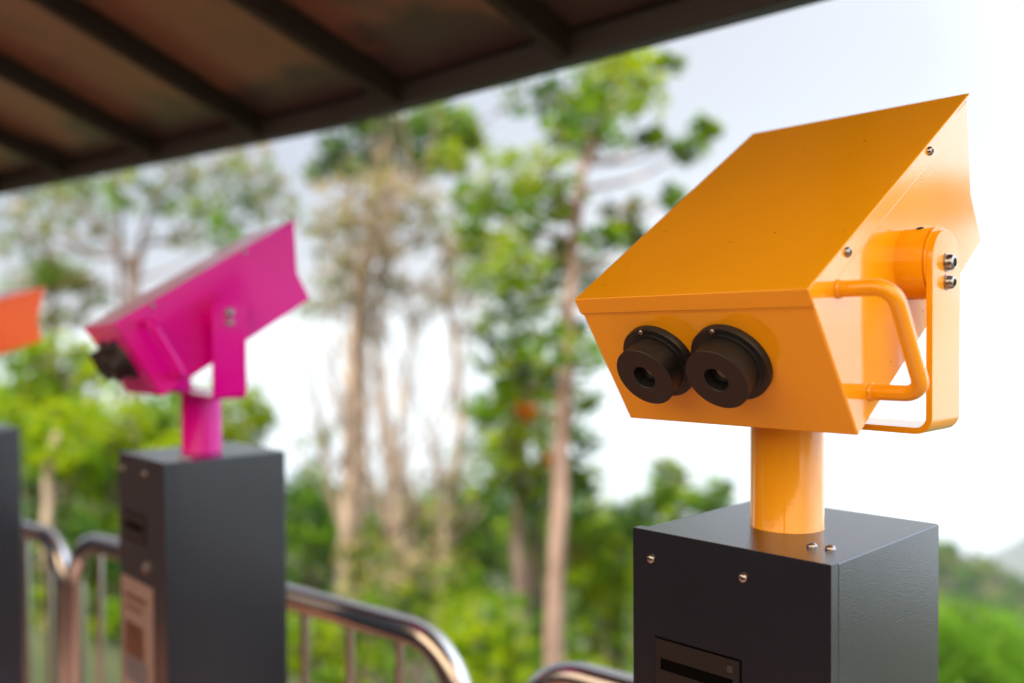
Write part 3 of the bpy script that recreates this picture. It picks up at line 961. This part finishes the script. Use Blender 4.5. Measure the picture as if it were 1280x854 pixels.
shrub('shrub', 'bright green bush below the two dark stems', [(600, 790, 40, 'yg', 0), (635, 780, 34, 'lush', .2), (585, 825, 40, 'mid', 0), (620, 830, 40, 'yg', -.2), (660, 835, 34, 'mid', .2), (560, 800, 30, 'yg', .2)], .13, 9.6)
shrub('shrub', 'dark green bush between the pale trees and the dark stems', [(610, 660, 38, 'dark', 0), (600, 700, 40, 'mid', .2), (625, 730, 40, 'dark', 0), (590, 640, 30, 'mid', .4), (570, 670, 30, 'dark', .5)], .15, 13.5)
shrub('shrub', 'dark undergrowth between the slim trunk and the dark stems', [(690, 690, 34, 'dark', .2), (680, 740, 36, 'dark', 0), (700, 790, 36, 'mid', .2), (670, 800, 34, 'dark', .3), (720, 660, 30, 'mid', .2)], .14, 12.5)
shrub('shrub', 'tall yellow green bush left of the yellow viewer pillar', [(745, 665, 34, 'mid', .3), (770, 690, 34, 'mid', 0), (755, 720, 36, 'yg', -.1), (735, 745, 34, 'mid', .2), (775, 755, 36, 'yg', 0), (745, 790, 38, 'mid', 0), (770, 820, 40, 'mid', .1), (735, 840, 38, 'yg', .1), (780, 660, 24, 'dark', .5), (722, 705, 24, 'olive', .2)], .13, 10.8)
# right of the pillar
shrub('shrub', 'dense lush green mound at the lower right corner', [(1195, 810, 62, 'lush', 0, .8, 2.2), (1250, 835, 66, 'lush', .5, .8, 2.2), (1210, 880, 80, 'lush', -1, .8, 2.5), (1300, 870, 70, 'lush', .5, .8, 2.2), (1160, 820, 60, 'mid', 1, .8, 2), (1270, 900, 80, 'lush', -1, .8, 2.5), (1120, 850, 60, 'mid', .8, .8, 2), (1360, 910, 80, 'lush', 0, .8, 2)], .26, 24, dens=1.2)
shrub('shrub', 'green bush hidden behind the yellow viewer pillar', [(840, 720, 46, 'mid', 0), (900, 720, 46, 'mid', .4), (960, 740, 46, 'dark', .4), (1020, 760, 50, 'mid', 0), (870, 790, 60, 'mid', 0), (960, 820, 60, 'yg', 0), (1070, 800, 56, 'mid', .4)], .17, 17)

# woods further down the slope, too far to count
wc = []
for i in range(150):
    px = random.uniform(-250, 930)
    d = random.uniform(30, 62)
    lim = np.interp(px, [-250, 0, 300, 380, 500, 600, 720, 800, 930], [470, 480, 560, 606, 622, 610, 632, 652, 690])
    py = lim + abs(random.gauss(0, 45)) + 14
    p = at(px, py, d)
    wc.append((p, random.uniform(20, 34) * d / FPX, random.choice(['dark', 'dark', 'dark', 'yg', 'mid']), .8, 1.2))
kind(leaf_object('far_woods', wc, .42), 'stuff')
rc = []
for i in range(190):
    px = random.uniform(1000, 1420)
    top = np.interp(px, [1000, 1120, 1175, 1205, 1240, 1290, 1420], [750, 694, 680, 684, 710, 732, 766])
    py = top + random.uniform(0, 1) ** 1.4 * 90
    d = 226 - (py - top) * .45
    rc.append((at(px, py, d), random.uniform(7, 13) * d / FPX, random.choice(['olive', 'dark', 'dark', 'dark']), .8, .8))
kind(leaf_object('ridge_woods', rc, 1.1), 'stuff')

# a tree off to the right whose crown is mirrored in the yellow paint
def side_tree(az, dist, top, label, key='mid'):
    x, y = math.sin(R(az)) * dist, math.cos(R(az)) * dist
    g = tz(x, y)
    t = thing('side_tree', label, 'tree', (x, y, g))
    h = CAM_Z + top - g
    tb = MB()
    tb.tube(wob([(0, 0, -.1), (.1, 0, h * .5), (0, .1, h * .92)], .03, 5), [.16 - .012 * i for i in range(11)], 10)
    cl = []
    for i in range(16):
        a = random.uniform(0, 6.28)
        r = random.uniform(.2, 1.1)
        p = Vector((r * math.cos(a), r * math.sin(a), h - random.uniform(.2, .55)))
        cl.append((p, .3, random.choice([key, 'yg', 'dark'])))
        tb.tube(wob([(0, 0, h * .6), p * .6 + Vector((0, 0, h * .28)), p], .02, 3), [.05, .045, .04, .035, .03, .02, .012], 6)
    tb.build('trunk', BARK_PINK, t, smooth=True, angle=180)
    leaf_object('crown', cl, .13, t)
side_tree(68.7, 15, 2.3, 'small green tree beyond the right edge of the photo, mirrored in yellow paint')

# ------------------------------------------------------------------ haze
HZ = bpy.data.materials.new('pale haze')
HZ.use_nodes = True
hn = HZ.node_tree
hn.nodes.clear()
ho = hn.nodes.new('ShaderNodeOutputMaterial')
pv = hn.nodes.new('ShaderNodeVolumePrincipled')
pv.inputs['Color'].default_value = (.76, .88, 1, 1)
pv.inputs['Density'].default_value = .0002
pv.inputs['Anisotropy'].default_value = 0
hn.links.new(pv.outputs[0], ho.inputs['Volume'])
hz = MB().box((-4400, -4400, -1200), (4400, 4400, 14)).build('haze', HZ)
hz['kind'] = 'stuff'

# ------------------------------------------------------------------ light
w = bpy.data.worlds.new('World')
S.world = w
w.use_nodes = True
nt = w.node_tree
N = nt.nodes
bg = N['Background']
SUN_EL, SUN_AZ = R(56), R(205)        # azimuth clockwise from +Y: behind the photographer
sky = N.new('ShaderNodeTexSky')
sky.sky_type = 'NISHITA'
sky.sun_disc = False
sky.sun_elevation = SUN_EL
sky.sun_rotation = SUN_AZ
tc = N.new('ShaderNodeTexCoord')
nz = N.new('ShaderNodeTexNoise')
nz.inputs['Scale'].default_value = 1.6
nz.inputs['Detail'].default_value = 5
mp = N.new('ShaderNodeMapping')
mp.inputs['Scale'].default_value = (1, 1, 2.2)
nt.links.new(tc.outputs['Generated'], mp.inputs['Vector'])
nt.links.new(mp.outputs['Vector'], nz.inputs['Vector'])
ramp = N.new('ShaderNodeValToRGB')
CL = 4.6
ramp.color_ramp.elements[0].position = .35
ramp.color_ramp.elements[0].color = (.90, .915, .965, 1)
ramp.color_ramp.elements[1].position = .62
ramp.color_ramp.elements[1].color = (.93, .962, 1, 1)
nt.links.new(nz.outputs['Fac'], ramp.inputs['Fac'])
# the cloud deck is brightest to the right of the photo, off frame
GL_AZ = R(85)
dp = N.new('ShaderNodeVectorMath')
dp.operation = 'DOT_PRODUCT'
dp.inputs[1].default_value = (math.sin(GL_AZ) * .93, math.cos(GL_AZ) * .93, .36)
nt.links.new(tc.outputs['Generated'], dp.inputs[0])
gl = N.new('ShaderNodeMapRange')
gl.interpolation_type = 'SMOOTHSTEP'
gl.inputs['From Min'].default_value = .5
gl.inputs['From Max'].default_value = .95
gl.inputs['To Min'].default_value = CL
gl.inputs['To Max'].default_value = CL * 3.25
nt.links.new(dp.outputs['Value'], gl.inputs['Value'])
vm = N.new('ShaderNodeVectorMath')
vm.operation = 'SCALE'
nt.links.new(gl.outputs['Result'], vm.inputs['Scale'])
tn = N.new('ShaderNodeMapRange')
tn.interpolation_type = 'SMOOTHSTEP'
tn.inputs['From Min'].default_value = .5
tn.inputs['From Max'].default_value = .95
nt.links.new(dp.outputs['Value'], tn.inputs['Value'])
tmx = N.new('ShaderNodeMix')
tmx.data_type = 'RGBA'
tmx.inputs['B'].default_value = (.80, .92, 1.08, 1)
nt.links.new(tn.outputs['Result'], tmx.inputs['Factor'])
dp2 = N.new('ShaderNodeVectorMath')
dp2.operation = 'DOT_PRODUCT'
dp2.inputs[1].default_value = (math.sin(SUN_AZ) * .86, math.cos(SUN_AZ) * .86, .5)
nt.links.new(tc.outputs['Generated'], dp2.inputs[0])
wm = N.new('ShaderNodeMapRange')
wm.interpolation_type = 'SMOOTHSTEP'
wm.inputs['From Min'].default_value = .2
wm.inputs['From Max'].default_value = .95
nt.links.new(dp2.outputs['Value'], wm.inputs['Value'])
wmx = N.new('ShaderNodeMix')
wmx.data_type = 'RGBA'
wmx.inputs['B'].default_value = (3.5, 2.5, 1.5, 1)
nt.links.new(wm.outputs['Result'], wmx.inputs['Factor'])
sx = N.new('ShaderNodeSeparateXYZ')
nt.links.new(tc.outputs['Generated'], sx.inputs[0])
hz_ = N.new('ShaderNodeMapRange')
hz_.interpolation_type = 'SMOOTHSTEP'
hz_.inputs['From Min'].default_value = .26
hz_.inputs['From Max'].default_value = -.06
nt.links.new(sx.outputs['Z'], hz_.inputs['Value'])
hmx = N.new('ShaderNodeMix')
hmx.data_type = 'RGBA'
hmx.inputs['B'].default_value = (1.10, 1.12, 1.14, 1)
nt.links.new(hz_.outputs['Result'], hmx.inputs['Factor'])
nt.links.new(ramp.outputs['Color'], hmx.inputs['A'])
dl = N.new('ShaderNodeVectorMath')
dl.operation = 'DOT_PRODUCT'
dl.inputs[1].default_value = (math.sin(R(-60)), math.cos(R(-60)), 0)
nt.links.new(tc.outputs['Generated'], dl.inputs[0])
lm = N.new('ShaderNodeMapRange')
lm.inputs['From Min'].default_value = .08
lm.inputs['From Max'].default_value = .9
lm.inputs['To Min'].default_value = 0
lm.inputs['To Max'].default_value = 1
nt.links.new(dl.outputs['Value'], lm.inputs['Value'])
lmx = N.new('ShaderNodeMix')
lmx.data_type = 'RGBA'
lmx.blend_type = 'MULTIPLY'
lmx.inputs['B'].default_value = (.60, .61, .69, 1)
nt.links.new(lm.outputs['Result'], lmx.inputs['Factor'])
nt.links.new(hmx.outputs['Result'], lmx.inputs['A'])
nt.links.new(lmx.outputs['Result'], wmx.inputs['A'])
nt.links.new(wmx.outputs['Result'], tmx.inputs['A'])
nt.links.new(tmx.outputs['Result'], vm.inputs[0])
mx = N.new('ShaderNodeMix')
mx.data_type = 'RGBA'
mx.inputs['Factor'].default_value = .88
nt.links.new(sky.outputs['Color'], mx.inputs['A'])
nt.links.new(vm.outputs['Vector'], mx.inputs['B'])
nt.links.new(mx.outputs['Result'], bg.inputs['Color'])
bg.inputs['Strength'].default_value = .1
sl = bpy.data.lights.new('sun', 'SUN')
sl.energy = 4.8
sl.angle = R(4)
sl.color = (1, .965, .91)
so = bpy.data.objects.new('sun', sl)
link(so)
dirv = Vector((math.sin(SUN_AZ) * math.cos(SUN_EL), math.cos(SUN_AZ) * math.cos(SUN_EL), math.sin(SUN_EL)))
so.rotation_euler = dirv.to_track_quat('Z', 'Y').to_euler()
so.location = dirv * 30

# ------------------------------------------------------------------ render
S.view_settings.view_transform = 'Standard'
S.view_settings.look = 'None'
S.view_settings.exposure = 1.15
S.view_settings.gamma = 1
S.view_settings.use_curve_mapping = False
S.render.engine = 'CYCLES'
S.cycles.use_denoising = True
S.cycles.max_bounces = 8
S.cycles.volume_bounces = 2
S.cycles.sample_clamp_indirect = 8
